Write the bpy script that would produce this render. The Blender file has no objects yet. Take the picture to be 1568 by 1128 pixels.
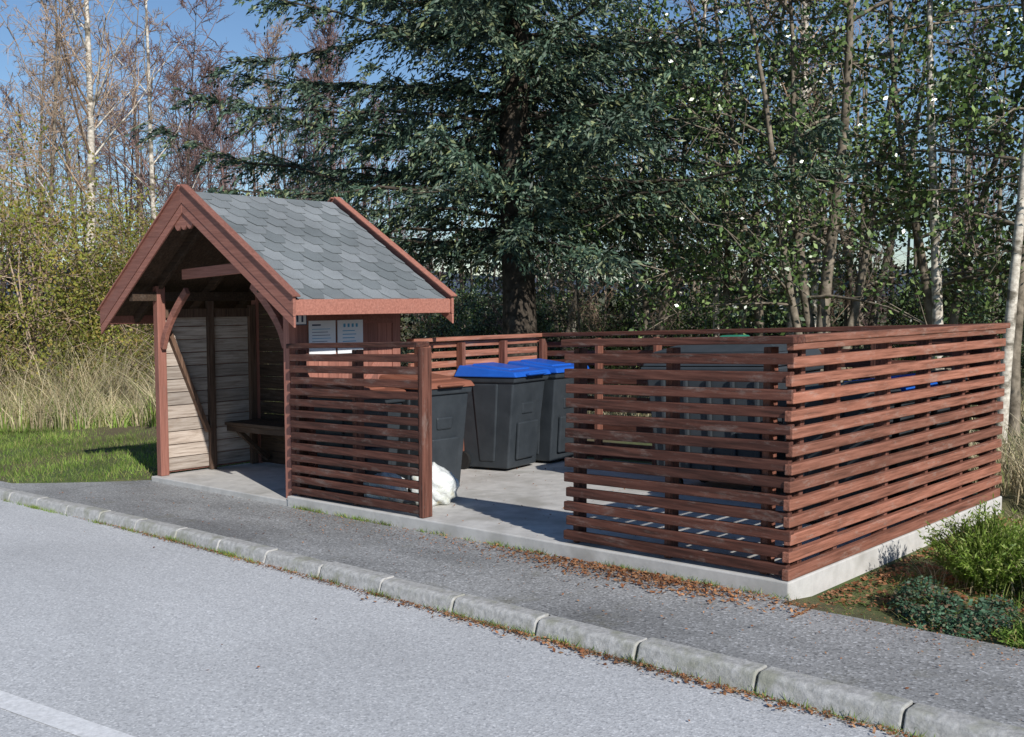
import bpy, math, random
import numpy as np
from mathutils import Vector
rnd = random.Random(7)
rng = np.random.default_rng(7)
scene = bpy.context.scene
SL = 0.043                       # the site climbs gently towards +X
def g(x): return SL*np.clip(x, -14, 14)

# ------------------------------------------------------------------ materials
def new_mat(name):
    m = bpy.data.materials.new(name); m.use_nodes = True
    nt = m.node_tree; nt.nodes.clear()
    out = nt.nodes.new('ShaderNodeOutputMaterial')
    p = nt.nodes.new('ShaderNodeBsdfPrincipled')
    nt.links.new(p.outputs[0], out.inputs[0])
    return m, nt, p, out
def N(nt, t, **kw):
    n = nt.nodes.new(t)
    for k, v in kw.items():
        if k in n.inputs: n.inputs[k].default_value = v
        else: setattr(n, k, v)
    return n
def ramp(nt, fac, stops):
    r = nt.nodes.new('ShaderNodeValToRGB')
    el = r.color_ramp.elements
    el[0].position, el[0].color = stops[0][0], (*stops[0][1], 1)
    el[1].position, el[1].color = stops[-1][0], (*stops[-1][1], 1)
    for p, c in stops[1:-1]:
        e = el.new(p); e.color = (*c, 1)
    nt.links.new(fac, r.inputs[0]); return r
def coords(nt, scale=(1, 1, 1), kind='Object'):
    tc = nt.nodes.new('ShaderNodeTexCoord'); mp = nt.nodes.new('ShaderNodeMapping')
    mp.inputs['Scale'].default_value = scale
    nt.links.new(tc.outputs[kind], mp.inputs[0]); return mp.outputs[0]
def mix(nt, fac, a, b, mode='MIX'):
    m = nt.nodes.new('ShaderNodeMix'); m.data_type = 'RGBA'; m.blend_type = mode
    if isinstance(fac, (int, float)): m.inputs[0].default_value = fac
    else: nt.links.new(fac, m.inputs[0])
    for i, v in ((6, a), (7, b)):
        if isinstance(v, tuple): m.inputs[i].default_value = (*v, 1)
        else: nt.links.new(v, m.inputs[i])
    return m.outputs[2]
def noise(nt, vec, scale, detail=6, rough=.6):
    n = N(nt, 'ShaderNodeTexNoise', Scale=scale, Detail=detail, Roughness=rough)
    nt.links.new(vec, n.inputs['Vector']); return n.outputs['Fac']
def bump(nt, h, p, strength=.3, dist=.01):
    b = N(nt, 'ShaderNodeBump', Strength=strength, Distance=dist)
    nt.links.new(h, b.inputs['Height']); nt.links.new(b.outputs[0], p.inputs['Normal'])
def wood(name, dark, mid, light, axis=0, worn=(.3, .27, .24), wornamt=.5, rough=.7):
    m, nt, p, o = new_mat(name)
    sc = [30, 30, 30]; sc[axis] = 1.6
    v = coords(nt, tuple(sc)); f = noise(nt, v, 1.6, 6, .65)
    r = ramp(nt, f, [(.28, dark), (.5, mid), (.75, light)])
    geo = nt.nodes.new('ShaderNodeNewGeometry')
    rr = ramp(nt, geo.outputs['Random Per Island'], [(0, (.62, .62, .62)), (1, (1.3, 1.25, 1.2))])
    c = mix(nt, 1.0, r.outputs[0], rr.outputs[0], 'MULTIPLY')
    sc2 = [9, 9, 9]; sc2[axis] = 2.5
    f2 = noise(nt, coords(nt, tuple(sc2)), 1.5, 8, .8)
    w = ramp(nt, f2, [(.54, (0, 0, 0)), (.72, (wornamt,)*3)])
    c = mix(nt, w.outputs[0], c, worn)
    nt.links.new(c, p.inputs['Base Color']); p.inputs['Roughness'].default_value = rough
    p.inputs['Specular IOR Level'].default_value = .3
    bump(nt, f, p, .5, .006); return m
def leafmat(name, cols, trans=.3, rough=.5, spec=.4):
    m, nt, p, o = new_mat(name)
    geo = nt.nodes.new('ShaderNodeNewGeometry')
    n = len(cols)
    r = ramp(nt, geo.outputs['Random Per Island'], [(i/(n-1), c) for i, c in enumerate(cols)])
    f = noise(nt, coords(nt), .9, 1)
    sh = ramp(nt, f, [(.3, (.6, .6, .6)), (.7, (1.35, 1.35, 1.2))])
    c = mix(nt, 1.0, r.outputs[0], sh.outputs[0], 'MULTIPLY')
    nt.links.new(c, p.inputs['Base Color']); p.inputs['Roughness'].default_value = rough
    p.inputs['Specular IOR Level'].default_value = spec
    if trans:
        t = nt.nodes.new('ShaderNodeBsdfTranslucent'); nt.links.new(c, t.inputs[0])
        ms = nt.nodes.new('ShaderNodeMixShader'); ms.inputs[0].default_value = trans
        nt.links.new(p.outputs[0], ms.inputs[1]); nt.links.new(t.outputs[0], ms.inputs[2])
        nt.links.new(ms.outputs[0], o.inputs[0])
    return m
def mottled(name, a, b, scale=3, rough=.8, bmp=.2, spec=.3, c2=None, det=6, sc=(1, 1, 1), t2=(.5, .68)):
    m, nt, p, o = new_mat(name)
    v = coords(nt, sc); f = noise(nt, v, scale, det, .65)
    r = ramp(nt, f, [(.3, a), (.7, b)]); c = r.outputs[0]
    if c2:
        f2 = noise(nt, v, scale*.23, 4); w = ramp(nt, f2, [(t2[0], (0,)*3), (t2[1], (.85,)*3)])
        c = mix(nt, w.outputs[0], c, c2)
    nt.links.new(c, p.inputs['Base Color']); p.inputs['Roughness'].default_value = rough
    p.inputs['Specular IOR Level'].default_value = spec
    if bmp: bump(nt, f, p, bmp, .01)
    return m
def flat(name, a, b):
    m, nt, p, o = new_mat(name)
    geo = nt.nodes.new('ShaderNodeNewGeometry')
    r = ramp(nt, geo.outputs['Random Per Island'], [(0, a), (1, b)])
    nt.links.new(r.outputs[0], p.inputs['Base Color']); p.inputs['Roughness'].default_value = .8
    p.inputs['Specular IOR Level'].default_value = .2; return m
def asphalt(name, base, lite, dark, s=110, patch=.5, moss=False):
    m, nt, p, o = new_mat(name)
    v = coords(nt)
    vo = N(nt, 'ShaderNodeTexVoronoi', Scale=s); nt.links.new(v, vo.inputs['Vector'])
    sep = nt.nodes.new('ShaderNodeSeparateColor'); nt.links.new(vo.outputs['Color'], sep.inputs[0])
    r = ramp(nt, sep.outputs[0], [(0, dark), (.3, base), (.8, base), (1, lite)])
    f = noise(nt, v, 45, 6, .8)
    r2 = ramp(nt, f, [(.35, (.78,)*3), (.65, (1.22,)*3)])
    c = mix(nt, .8, r.outputs[0], r2.outputs[0], 'MULTIPLY')
    f3 = noise(nt, coords(nt, (.35, 1, 1)), 1.1, 6, .6)
    r3 = ramp(nt, f3, [(.32, (1-patch*.45,)*3), (.68, (1+patch*.25,)*3)])
    c = mix(nt, 1.0, c, r3.outputs[0], 'MULTIPLY')
    if moss:
        f4 = noise(nt, v, 2.3, 8, .75); r4 = ramp(nt, f4, [(.56, (0,)*3), (.70, (.6,)*3)])
        c = mix(nt, r4.outputs[0], c, (.15, .14, .09))
        vc = N(nt, 'ShaderNodeTexVoronoi', Scale=.55, feature='DISTANCE_TO_EDGE')
        wv = nt.nodes.new('ShaderNodeVectorMath'); wv.operation = 'ADD'
        nn = N(nt, 'ShaderNodeTexNoise', Scale=3, Detail=4); nt.links.new(v, nn.inputs['Vector'])
        sc = nt.nodes.new('ShaderNodeVectorMath'); sc.operation = 'SCALE'; sc.inputs['Scale'].default_value = .35
        nt.links.new(nn.outputs['Color'], sc.inputs[0]); nt.links.new(v, wv.inputs[0]); nt.links.new(sc.outputs[0], wv.inputs[1])
        nt.links.new(wv.outputs[0], vc.inputs['Vector'])
        rc = ramp(nt, vc.outputs['Distance'], [(.0, (.55,)*3), (.006, (1,)*3)])
        c = mix(nt, .45, c, rc.outputs[0], 'MULTIPLY')
    nt.links.new(c, p.inputs['Base Color']); p.inputs['Roughness'].default_value = .85
    p.inputs['Specular IOR Level'].default_value = .25
    bump(nt, vo.outputs['Distance'], p, .35, .003); return m

M = {}
M['fx'] = wood('stained_wood_x', (.030, .013, .009), (.095, .037, .026), (.18, .076, .054), 0, wornamt=.5)  # same fence stain, darkened: shade of the front faces put into the colour
M['fy'] = wood('stained_wood_y', (.11, .047, .031), (.27, .112, .074), (.42, .19, .135), 1, wornamt=.5, worn=(.42, .35, .30))  # same fence stain, lightened: sun on the side run put into the colour
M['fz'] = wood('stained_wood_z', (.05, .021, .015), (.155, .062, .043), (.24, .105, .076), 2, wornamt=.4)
M['trim'] = wood('painted_trim', (.23, .098, .074), (.33, .142, .107), (.43, .195, .148), 0, wornamt=.15)
M['trimz'] = wood('painted_trim_vertical', (.23, .098, .074), (.33, .142, .107), (.43, .195, .148), 2, wornamt=.15)
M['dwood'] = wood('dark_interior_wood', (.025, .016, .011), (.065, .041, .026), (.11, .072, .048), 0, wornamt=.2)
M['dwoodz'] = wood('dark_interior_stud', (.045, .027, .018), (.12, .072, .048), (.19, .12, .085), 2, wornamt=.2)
M['grey'] = wood('weathered_board', (.18, .14, .115), (.41, .35, .30), (.56, .50, .45), 1, worn=(.22, .14, .09), wornamt=.6)
M['asph'] = asphalt('road_asphalt', (.53, .535, .54), (.70, .70, .70), (.38, .385, .395), 95, .25)
M['side'] = asphalt('sidewalk_asphalt', (.31, .31, .305), (.52, .52, .52), (.18, .18, .18), 80, .9, True)
M['conc'] = mottled('concrete', (.46, .445, .42), (.62, .60, .565), 7, .85, .2, .3, (.34, .325, .29))
M['kerb'] = mottled('kerb_concrete', (.30, .295, .28), (.54, .53, .51), 28, .9, .6, .3, (.28, .28, .22))
M['paint'] = mottled('road_paint', (.60, .60, .60), (.88, .88, .88), 30, .7, .3)
M['bin'] = mottled('dark_plastic', (.026, .032, .038), (.044, .052, .060), 5, .5, .05, .35)
M['bin2'] = mottled('grey_plastic', (.035, .043, .05), (.05, .058, .066), 5, .55, .05, .35)
M['blue'] = mottled('blue_plastic', (.010, .085, .42), (.016, .12, .54), 3, .42, .04, .45)
M['orange'] = mottled('brown_orange_plastic', (.20, .075, .045), (.27, .10, .06), 3, .5, .04, .4)
M['green'] = mottled('green_plastic', (.02, .16, .10), (.03, .22, .14), 3, .5, .04, .4)
M['black'] = mottled('black_rubber', (.012,)*3, (.02,)*3, 5, .7, .05)
M['white'] = mottled('white_print', (.74, .75, .76), (.82, .82, .82), 3, .6, 0)
M['ink'] = mottled('ink', (.03, .05, .10), (.04, .06, .12), 3, .6, 0)
M['inkb'] = mottled('blue_ink', (.08, .32, .50), (.10, .36, .55), 3, .6, 0)
m, nt, p, o = new_mat('plastic_bag_film')
f = noise(nt, coords(nt), 6, 3)
r = ramp(nt, f, [(.3, (.62, .66, .66)), (.52, (.72, .74, .72)), (.62, (.60, .62, .56)), (.70, (.62, .50, .25)), (.78, (.25, .38, .48))])
nt.links.new(r.outputs[0], p.inputs['Base Color']); p.inputs['Roughness'].default_value = .3
bump(nt, noise(nt, coords(nt), 14, 6), p, .8, .03); M['bag'] = m
m, nt, p, o = new_mat('asphalt_shingle')
geo = nt.nodes.new('ShaderNodeNewGeometry')
r = ramp(nt, geo.outputs['Random Per Island'], [(0, (.135, .152, .158)), (.5, (.175, .192, .20)), (1, (.225, .242, .252))])
f = noise(nt, coords(nt), 160, 3, .8); r2 = ramp(nt, f, [(.3, (.7,)*3), (.7, (1.3,)*3)])
f5 = noise(nt, coords(nt), 1.3, 4); r5 = ramp(nt, f5, [(.35, (.82,)*3), (.65, (1.12,)*3)])
c = mix(nt, 1.0, r.outputs[0], r2.outputs[0], 'MULTIPLY')
nt.links.new(mix(nt, 1.0, c, r5.outputs[0], 'MULTIPLY'), p.inputs['Base Color'])
p.inputs['Roughness'].default_value = .85; bump(nt, f, p, .3, .003); M['shingle'] = m
m, nt, p, o = new_mat('grassy_ground')
v = coords(nt); f = noise(nt, v, 5, 8, .7)
r = ramp(nt, f, [(.3, (.035, .055, .016)), (.5, (.08, .11, .03)), (.7, (.15, .16, .06))])
f2 = noise(nt, v, .35, 5); w = ramp(nt, f2, [(.42, (0,)*3), (.56, (.85,)*3)])
nt.links.new(mix(nt, w.outputs[0], r.outputs[0], (.13, .095, .055)), p.inputs['Base Color'])
p.inputs['Roughness'].default_value = 1; bump(nt, f, p, 1, .05); M['ground'] = m
M['bark'] = mottled('dark_bark', (.03, .024, .018), (.10, .082, .066), 9, .95, .8, .1, det=3)
M['barkg'] = mottled('grey_bark', (.09, .075, .055), (.32, .27, .21), 7, .95, .8, .1, det=3)
M['birch'] = mottled('birch_bark', (.36, .31, .25), (.80, .74, .64), 4, .8, .3, .2, (.10, .085, .06), det=3, sc=(3, 3, 4.5), t2=(.50, .60))
M['twig'] = flat('purple_brown_twig', (.14, .09, .085), (.28, .19, .175))
M['twigtan'] = flat('tan_twig', (.28, .19, .13), (.50, .38, .28))
M['needle'] = leafmat('spruce_needles', [(.012, .026, .016), (.032, .064, .042), (.066, .112, .080), (.125, .185, .14), (.22, .24, .11)], 0, .5, .4)
M['leafd'] = leafmat('dark_green_leaves', [(.022, .045, .014), (.055, .105, .026), (.115, .18, .05), (.24, .31, .13)], 0, .32, .8)
M['leafy'] = leafmat('yellow_green_leaves', [(.16, .20, .04), (.25, .28, .055), (.35, .33, .08), (.38, .27, .09)], .4, .5, .3)
M['brush'] = leafmat('brown_undergrowth', [(.035, .03, .02), (.07, .055, .04), (.05, .065, .03), (.13, .10, .07)], 0, .8, .1)
M['mass'] = leafmat('dark_forest_leaves', [(.008, .016, .008), (.018, .032, .014), (.03, .05, .02), (.065, .06, .035)], 0, .7, .2)
M['straw'] = leafmat('dry_grass', [(.38, .31, .20), (.54, .45, .31), (.70, .61, .45), (.22, .25, .09)], .3, .7, .2)
M['lawn'] = leafmat('lawn_blades', [(.10, .18, .035), (.18, .29, .05), (.26, .38, .09), (.42, .38, .17)], .35, .6, .2)
M['litter'] = leafmat('fallen_leaves', [(.12, .045, .02), (.28, .11, .05), (.38, .20, .11), (.20, .12, .07)], 0, .7, .2)
M['cover'] = leafmat('groundcover_leaves', [(.04, .10, .055), (.08, .16, .10), (.12, .22, .14), (.24, .11, .08)], .2, .5, .3)
M['lime'] = leafmat('bright_shrub_leaves', [(.10, .17, .03), (.18, .28, .04), (.27, .37, .08), (.36, .38, .15)], .3, .5, .3)
M['hill'] = mottled('hill_forest', (.06, .08, .11), (.08, .10, .13), .02, 1, 0, 0)

# ------------------------------------------------------------------ builders
class MB:
    def __init__(s): s.v = []; s.f = []; s.m = []
    def hexa(s, c8, mat=0):
        b = len(s.v); s.v += [tuple(c) for c in c8]
        for q in ((0, 3, 2, 1), (4, 5, 6, 7), (0, 1, 5, 4), (1, 2, 6, 5), (2, 3, 7, 6), (3, 0, 4, 7)):
            s.f.append(tuple(b+i for i in q)); s.m.append(mat)
    def box(s, x0, x1, y0, y1, z0, z1, mat=0):
        s.hexa([(x0, y0, z0), (x1, y0, z0), (x1, y1, z0), (x0, y1, z0), (x0, y0, z1), (x1, y0, z1), (x1, y1, z1), (x0, y1, z1)], mat)
    def frus(s, cx, cy, z0, z1, w0, d0, w1, d1, mat=0, sx=0, sy=0):
        s.hexa([(cx-w0/2, cy-d0/2, z0), (cx+w0/2, cy-d0/2, z0), (cx+w0/2, cy+d0/2, z0), (cx-w0/2, cy+d0/2, z0),
                (cx+sx-w1/2, cy+sy-d1/2, z1), (cx+sx+w1/2, cy+sy-d1/2, z1), (cx+sx+w1/2, cy+sy+d1/2, z1), (cx+sx-w1/2, cy+sy+d1/2, z1)], mat)
    def beam(s, p0, p1, w, h, up=(0, 0, 1), mat=0):
        p0, p1, up = Vector(p0), Vector(p1), Vector(up)
        d = (p1-p0).normalized(); r = d.cross(up).normalized(); u = r.cross(d)
        a, b = r*w/2, u*h/2
        s.hexa([p0-a-b, p0+a-b, p1+a-b, p1-a-b, p0-a+b, p0+a+b, p1+a+b, p1-a+b], mat)
    def prism(s, pts, off, mat=0):
        b = len(s.v); n = len(pts); off = Vector(off)
        s.v += [tuple(p) for p in pts]+[tuple(Vector(p)+off) for p in pts]
        s.f.append(tuple(b+i for i in range(n))[::-1]); s.m.append(mat)
        s.f.append(tuple(b+n+i for i in range(n))); s.m.append(mat)
        for i in range(n):
            j = (i+1) % n
            s.f.append((b+i, b+j, b+n+j, b+n+i)); s.m.append(mat)
    def cyl(s, p0, p1, r, k=14, mat=0):
        p0, p1 = Vector(p0), Vector(p1); d = (p1-p0).normalized()
        u = d.orthogonal().normalized(); w = d.cross(u)
        s.prism([p0+u*r*math.cos(2*math.pi*i/k)+w*r*math.sin(2*math.pi*i/k) for i in range(k)], p1-p0, mat)
    def rotate(s, cx, cy, ang, start=0):
        ca, sa = math.cos(ang), math.sin(ang)
        for i in range(start, len(s.v)):
            x, y, z = s.v[i]; x -= cx; y -= cy
            s.v[i] = (cx+x*ca-y*sa, cy+x*sa+y*ca, z)
    def build(s, name, mats, parent=None, bevel=0, shear=True, smooth=False):
        v = np.array(s.v, float)
        if shear: v[:, 2] += g(v[:, 0])
        me = bpy.data.meshes.new(name); me.from_pydata(v.tolist(), [], s.f)
        for mm in mats: me.materials.append(M[mm])
        me.polygons.foreach_set('material_index', s.m)
        me.update()
        ob = bpy.data.objects.new(name, me); scene.collection.objects.link(ob)
        if parent: ob.parent = parent
        if bevel:
            b = ob.modifiers.new('b', 'BEVEL'); b.width = bevel; b.segments = 2; b.limit_method = 'ANGLE'
        return ob
def empty(name):
    e = bpy.data.objects.new(name, None); scene.collection.objects.link(e); return e

def unit(a): return a/np.maximum(np.linalg.norm(a, axis=-1, keepdims=True), 1e-9)
class Big:
    def __init__(s): s.V = []; s.Q = []; s.m = []; s.n = 0
    def add(s, V, Q, mat):
        s.V.append(V); s.Q.append(Q+s.n); s.m.append(np.full(len(Q), mat, np.int32)); s.n += len(V)
    def tube(s, P, R, k=5, mat=0):
        P = np.asarray(P, float); n = len(P); R = np.asarray(R, float)
        D = np.gradient(P, axis=0); D = unit(D)
        ref = np.array([.31, .95, .05]) if abs(D[0, 2]) > .7 else np.array([.05, .1, 1.])
        U = unit(np.cross(D, ref)); W = np.cross(D, U)
        a = np.arange(k)*2*np.pi/k
        V = P[:, None]+R[:, None, None]*(np.cos(a)[None, :, None]*U[:, None]+np.sin(a)[None, :, None]*W[:, None])
        i = np.arange(n-1)[:, None]*k; j = np.arange(k)[None]; j2 = (j+1) % k
        Q = np.stack([i+j, i+j2, i+k+j2, i+k+j], -1).reshape(-1, 4)
        s.add(V.reshape(-1, 3), Q, mat)
    def rhombs(s, C, D, L, W, mat, nrm=None):
        n = len(C); D = unit(D)
        B = np.cross(D, rng.normal(size=(n, 3)) if nrm is None else nrm); B = unit(B)
        L = np.broadcast_to(L, (n,))[:, None]/2; W = np.broadcast_to(W, (n,))[:, None]/2
        V = np.stack([C-D*L, C+B*W-D*L*.1, C+D*L, C-B*W-D*L*.1], 1).reshape(-1, 3)
        s.add(V, np.arange(4*n).reshape(n, 4), mat)
    def blades(s, C, H, W, lean, mat, seg=2):
        n = len(C); a = rng.uniform(0, 2*np.pi, n); side = np.stack([np.cos(a), np.sin(a), 0*a], 1)
        rows = []
        for i in range(seg+1):
            t = i/seg; w = W*(1-t*.85)
            c = C+np.stack([lean[:, 0]*t*t, lean[:, 1]*t*t, H*t*(1-.15*t)], 1)
            rows += [c-side*w[:, None]/2, c+side*w[:, None]/2]
        V = np.stack(rows, 1).reshape(-1, 3); k = 2*(seg+1); b = np.arange(n)*k
        Q = np.concatenate([np.stack([b+2*i, b+2*i+1, b+2*i+3, b+2*i+2], 1) for i in range(seg)])
        s.add(V, Q, mat)
    def mesh(s, name, mats, shear=False):
        V = np.concatenate(s.V); Q = np.concatenate(s.Q).astype(np.int32); mi = np.concatenate(s.m)
        if shear: V = V.copy(); V[:, 2] += g(V[:, 0])
        me = bpy.data.meshes.new(name); me.vertices.add(len(V)); me.vertices.foreach_set('co', V.astype(np.float32).ravel())
        me.loops.add(Q.size); me.loops.foreach_set('vertex_index', Q.ravel())
        me.polygons.add(len(Q)); me.polygons.foreach_set('loop_start', np.arange(len(Q), dtype=np.int32)*4)
        try: me.polygons.foreach_set('loop_total', np.full(len(Q), 4, np.int32))
        except Exception: pass
        for mm in mats: me.materials.append(M[mm])
        me.polygons.foreach_set('material_index', mi); me.update(calc_edges=True)
        return me
def place(me, name, x=0, y=0, z=None, rot=0, sc=1):
    ob = bpy.data.objects.new(name, me); scene.collection.objects.link(ob)
    ob.location = (x, y, (-.1+float(g(x))) if z is None else z); ob.rotation_euler = (0, 0, rot); ob.scale = (sc,)*3
    return ob

# ------------------------------------------------------------------ terrain, road, pavement
def kerb_y(x):
    x = np.asarray(x, float); return np.where(x < -5, .035*(x+5), 0.)
def edge(x):
    x = np.asarray(x, float)
    e = np.where(x > .06, -.2, -.03)
    e = np.where(x < -8.05, -.03-np.clip((-8.05-x)/1.2, 0, 1)**.8*1.12, e)
    return e+np.where(x < -9.25, kerb_y(x)+.149, 0)
xs = np.array([-1600, -700, -300, -120, -60, -40, -30, -24]+list(np.arange(-20, -9.5, .5))+list(np.arange(-9.4, -7.8, .12))+list(np.arange(-7.5, 0, .5))+[0, .05, .12]+list(np.arange(.4, 14, .4))+[18, 25, 40, 80, 200, 600, 1600])
rows = [(-1600, 0, -.3), (-500, 0, -.3), (-120, 0, -.2), (-40, 0, -.1), (-15, 0, -.15), (-8, 0, -.17), (-6.65, 0, -.17), (-6.5, 0, -.26), (-3, 0, -.26), (-1.9, 0, -.26),
        (-.08, 1, -.26), (0, 1, -.125), (.05, 1, -.09)]+[(y, 0, -.09) for y in list(np.arange(.35, 24, .45))+[28, 35, 50, 80, 150, 400, 900, 1600]]
V = []
for (y, rel, z) in rows:
    for x in xs:
        yy = y+(float(edge(x)) if rel else 0)
        zz = z
        if y > .2 or (rel and y > .01):
            if x > .06: zz -= (.09 if y > .2 else .03)
            d = math.hypot(x+3, yy)
            if d > 9: zz += min(1, (d-9)/6)*.12*(math.sin(x*.9+yy*.4)+math.sin(yy*1.1-x*.3))
        V.append((x, yy, zz))
V = np.array(V, float); V[:, 2] += g(V[:, 0]); nx = len(xs)
i = np.arange(len(rows)-1)[:, None]*nx; j = np.arange(nx-1)[None]
Q = np.stack([i+j, i+j+1, i+nx+j+1, i+nx+j], -1).reshape(-1, 4)
b = Big(); b.add(V, Q, 0); place(b.mesh('ground', ['ground']), 'ground', 0, 0, 0)
def sheet(name, mat, xs, f0, f1, z):
    b = Big(); xs = np.asarray(xs, float); n = len(xs)
    V = np.concatenate([np.stack([xs, f0(xs), np.full(n, z)], 1), np.stack([xs, f1(xs), np.full(n, z)], 1)])
    i = np.arange(n-1); Q = np.stack([i, i+1, n+i+1, n+i], 1)
    b.add(V, Q, 0); return place(b.mesh(name, [mat], True), name, 0, 0, 0)
rx = np.concatenate([[-300, -100, -40], np.arange(-20, 20, .5), [40, 100, 300]])
sheet('road', 'asph', rx, lambda x: 0*x-6.6, lambda x: kerb_y(x)-1.24, -.19)
sx = np.concatenate([[-300, -100, -40, -20], np.arange(-15, -9.5, .5), np.arange(-9.4, -7.8, .12), np.arange(-7.5, 0, .5), [0, .05, .1], np.arange(.5, 20, .5), [40, 100, 300]])
sheet('sidewalk', 'side', sx, lambda x: kerb_y(x)-1.18, lambda x: edge(x)+.03, -.1)
def ly(x): return -3.70+.165*(x+2.24)
sheet('road_marking', 'paint', np.linspace(-2.75, -.2, 8), lambda x: ly(x)-.065, lambda x: ly(x)+.065, -.186)
sheet('road_marking', 'paint', np.linspace(-8.6, -5.6, 8), lambda x: 0*x-4.0, lambda x: 0*x-3.88, -.186)

kb = MB(); x = -40.
while x < 25:
    L = .70; j = rnd.uniform(-.007, .007); jz = rnd.uniform(-.006, .006)
    k0, k1 = float(kerb_y(x)), float(kerb_y(x+L))
    prof = [(-1.17, -.3), (-1.17, -.094), (-1.262, -.094), (-1.285, -.108), (-1.315, -.2), (-1.32, -.3)]
    b0 = len(kb.v); n = len(prof); gp = rnd.uniform(.005, .012)
    kb.v += [(x+gp, y+k0+j, z+jz) for y, z in prof]+[(x+L-.007, y+k1+j*.3, z+jz) for y, z in prof]
    kb.f += [tuple(b0+i for i in range(n)), tuple(b0+n+i for i in range(n))[::-1]]; kb.m += [0, 0]
    for i in range(n):
        q = (i+1) % n; kb.f.append((b0+i, b0+n+i, b0+n+q, b0+q)); kb.m.append(0)
    x += L
kb.build('kerb', ['kerb'], bevel=.008)

cb = MB(); cb.box(-5.17, .092, -.07, 3.5, -.4, 0); cb.build('concrete_slab', ['conc'], bevel=.01)

# ------------------------------------------------------------------ slatted fence enclosure
fence = empty('slatted_fence')
NS, SP, Z0, SH = 13, .1045, .028, .065
def run_x(x0, x1, y, posts, out, name, zoff=0, jit=.012):
    mb = MB()
    for i in range(NS):
        z = Z0+i*SP+zoff
        a, b_ = x0+rnd.uniform(-jit, jit), x1+rnd.uniform(-jit, jit)
        dz0, dz1 = rnd.uniform(-.004, .004), rnd.uniform(-.004, .004)
        dy = rnd.uniform(-.003, .003)
        ys = (y-.048+dy, y) if out < 0 else (y, y+.048+dy)
        mb.hexa([(a, ys[0], z+dz0), (b_, ys[0], z+dz1), (b_, ys[1], z+dz1), (a, ys[1], z+dz0),
                 (a, ys[0], z+SH+dz0), (b_, ys[0], z+SH+dz1), (b_, ys[1], z+SH+dz1), (a, ys[1], z+SH+dz0)])
    mb.build(name+'_slats', ['fx'], fence, .006)
    pb = MB()
    for px in posts:
        pb.box(px-.024, px+.024, (y+.002 if out < 0 else y-.098), (y+.098 if out < 0 else y-.002), .003, 1.385)
    pb.build(name+'_posts', ['fz'], fence, .004)
def run_y(y0, y1, x, posts, out, name, zoff=0, jit=.012, ns=NS):
    mb = MB()
    for i in range(ns):
        z = Z0+i*SP+zoff
        a, b_ = y0+rnd.uniform(-jit, jit), y1+rnd.uniform(-jit, jit)
        dx = rnd.uniform(-.003, .003)
        xs_ = (x, x+.048+dx) if out > 0 else (x-.048+dx, x)
        mb.box(xs_[0], xs_[1], a, b_, z+rnd.uniform(-.004, .004), z+SH+rnd.uniform(-.002, .002))
    mb.build(name+'_slats', ['fy'], fence, .006)
    pb = MB()
    for py in posts:
        pb.box((x-.098 if out > 0 else x+.002), (x-.002 if out > 0 else x+.098), py-.024, py+.024, .003, 1.385)
    pb.build(name+'_posts', ['fz'], fence, .004)
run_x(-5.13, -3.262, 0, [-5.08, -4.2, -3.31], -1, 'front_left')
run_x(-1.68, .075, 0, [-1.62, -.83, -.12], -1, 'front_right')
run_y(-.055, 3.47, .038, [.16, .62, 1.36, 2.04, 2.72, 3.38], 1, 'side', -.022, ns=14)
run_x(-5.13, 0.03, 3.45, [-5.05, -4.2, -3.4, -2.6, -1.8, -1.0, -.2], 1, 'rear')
run_y(1.42, 3.47, -5.12, [1.5, 2.1, 2.75], -1, 'rear_left', .052)
cp = MB()
cp.box(-5.14, -3.25, -.075, .06, 1.405, 1.45); cp.box(-1.70, .095, -.075, .06, 1.405, 1.45)
cp.box(-5.14, .0, 3.39, 3.52, 1.407, 1.452)
cp.build('cap_front_rear', ['fx'], fence, .006)
cp = MB(); cp.box(-.04, .098, .063, 3.53, 1.408, 1.453); cp.box(-5.18, -5.05, 1.42, 3.387, 1.407, 1.451)
cp.build('cap_sides', ['fy'], fence, .006)
ep = MB(); ep.box(-3.262, -3.215, -.052, .054, .003, 1.40); ep.build('end_post', ['fz'], fence, .005)

# ------------------------------------------------------------------ shed (bus shelter)
shed = empty('wooden_bus_shelter')
XL, XR, YB = -7.93, -5.20, 1.36
XM, HW = -6.58, 1.92
ZE, ZA = 1.86, 3.03
sl = (ZA-ZE)/HW
def rz(x): return ZA-abs(x-XM)*sl
fl = MB(); fl.box(XL-.03, XR+.02, -.06, YB+.05, -.4, -.045); fl.build('floor', ['conc'], shed, .01)
pb = MB()
for px in (XL, XR-.1):
    for py in (0, YB-.1): pb.box(px, px+.1, py, py+.1, -.043, rz(px+.05)-.12)
pb.build('corner_posts', ['trimz'], shed, .006)
wl = MB(); z = 0.
while z < 1.72:
    t = .006*rnd.random()
    wl.box(XL+.028+t, XL+.05+t, .102, YB-.1, z, z+.143); z += .151
wl.build('left_wall_boards', ['grey'], shed, .004)
wo = MB(); z = -.02
while z < 1.74: wo.box(XL+.004, XL+.024, .101, YB-.101, z, z+.146); z += .151
wo.build('left_wall_outer', ['trim'], shed, .003)
st = MB()
st.box(XL+.056, XL+.11, .62, .70, -.04, 1.95); st.box(XL+.056, XL+.11, YB-.19, YB-.105, -.04, 1.9)
st.beam((XL+.085, .13, 1.62), (XL+.085, .60, .42), .05, .08, (1, 0, 0))
st.box(XL+.012, XL+.1, .101, YB-.101, 1.76, 1.86)
for xx in (-7.2, -6.55, -5.9): st.box(xx, xx+.07, YB-.12, YB-.065, .0, rz(xx)-.16)
st.beam((XR-.13, .16, 1.7), (XR-.13, .75, 1.15), .05, .08, (1, 0, 0))
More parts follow.
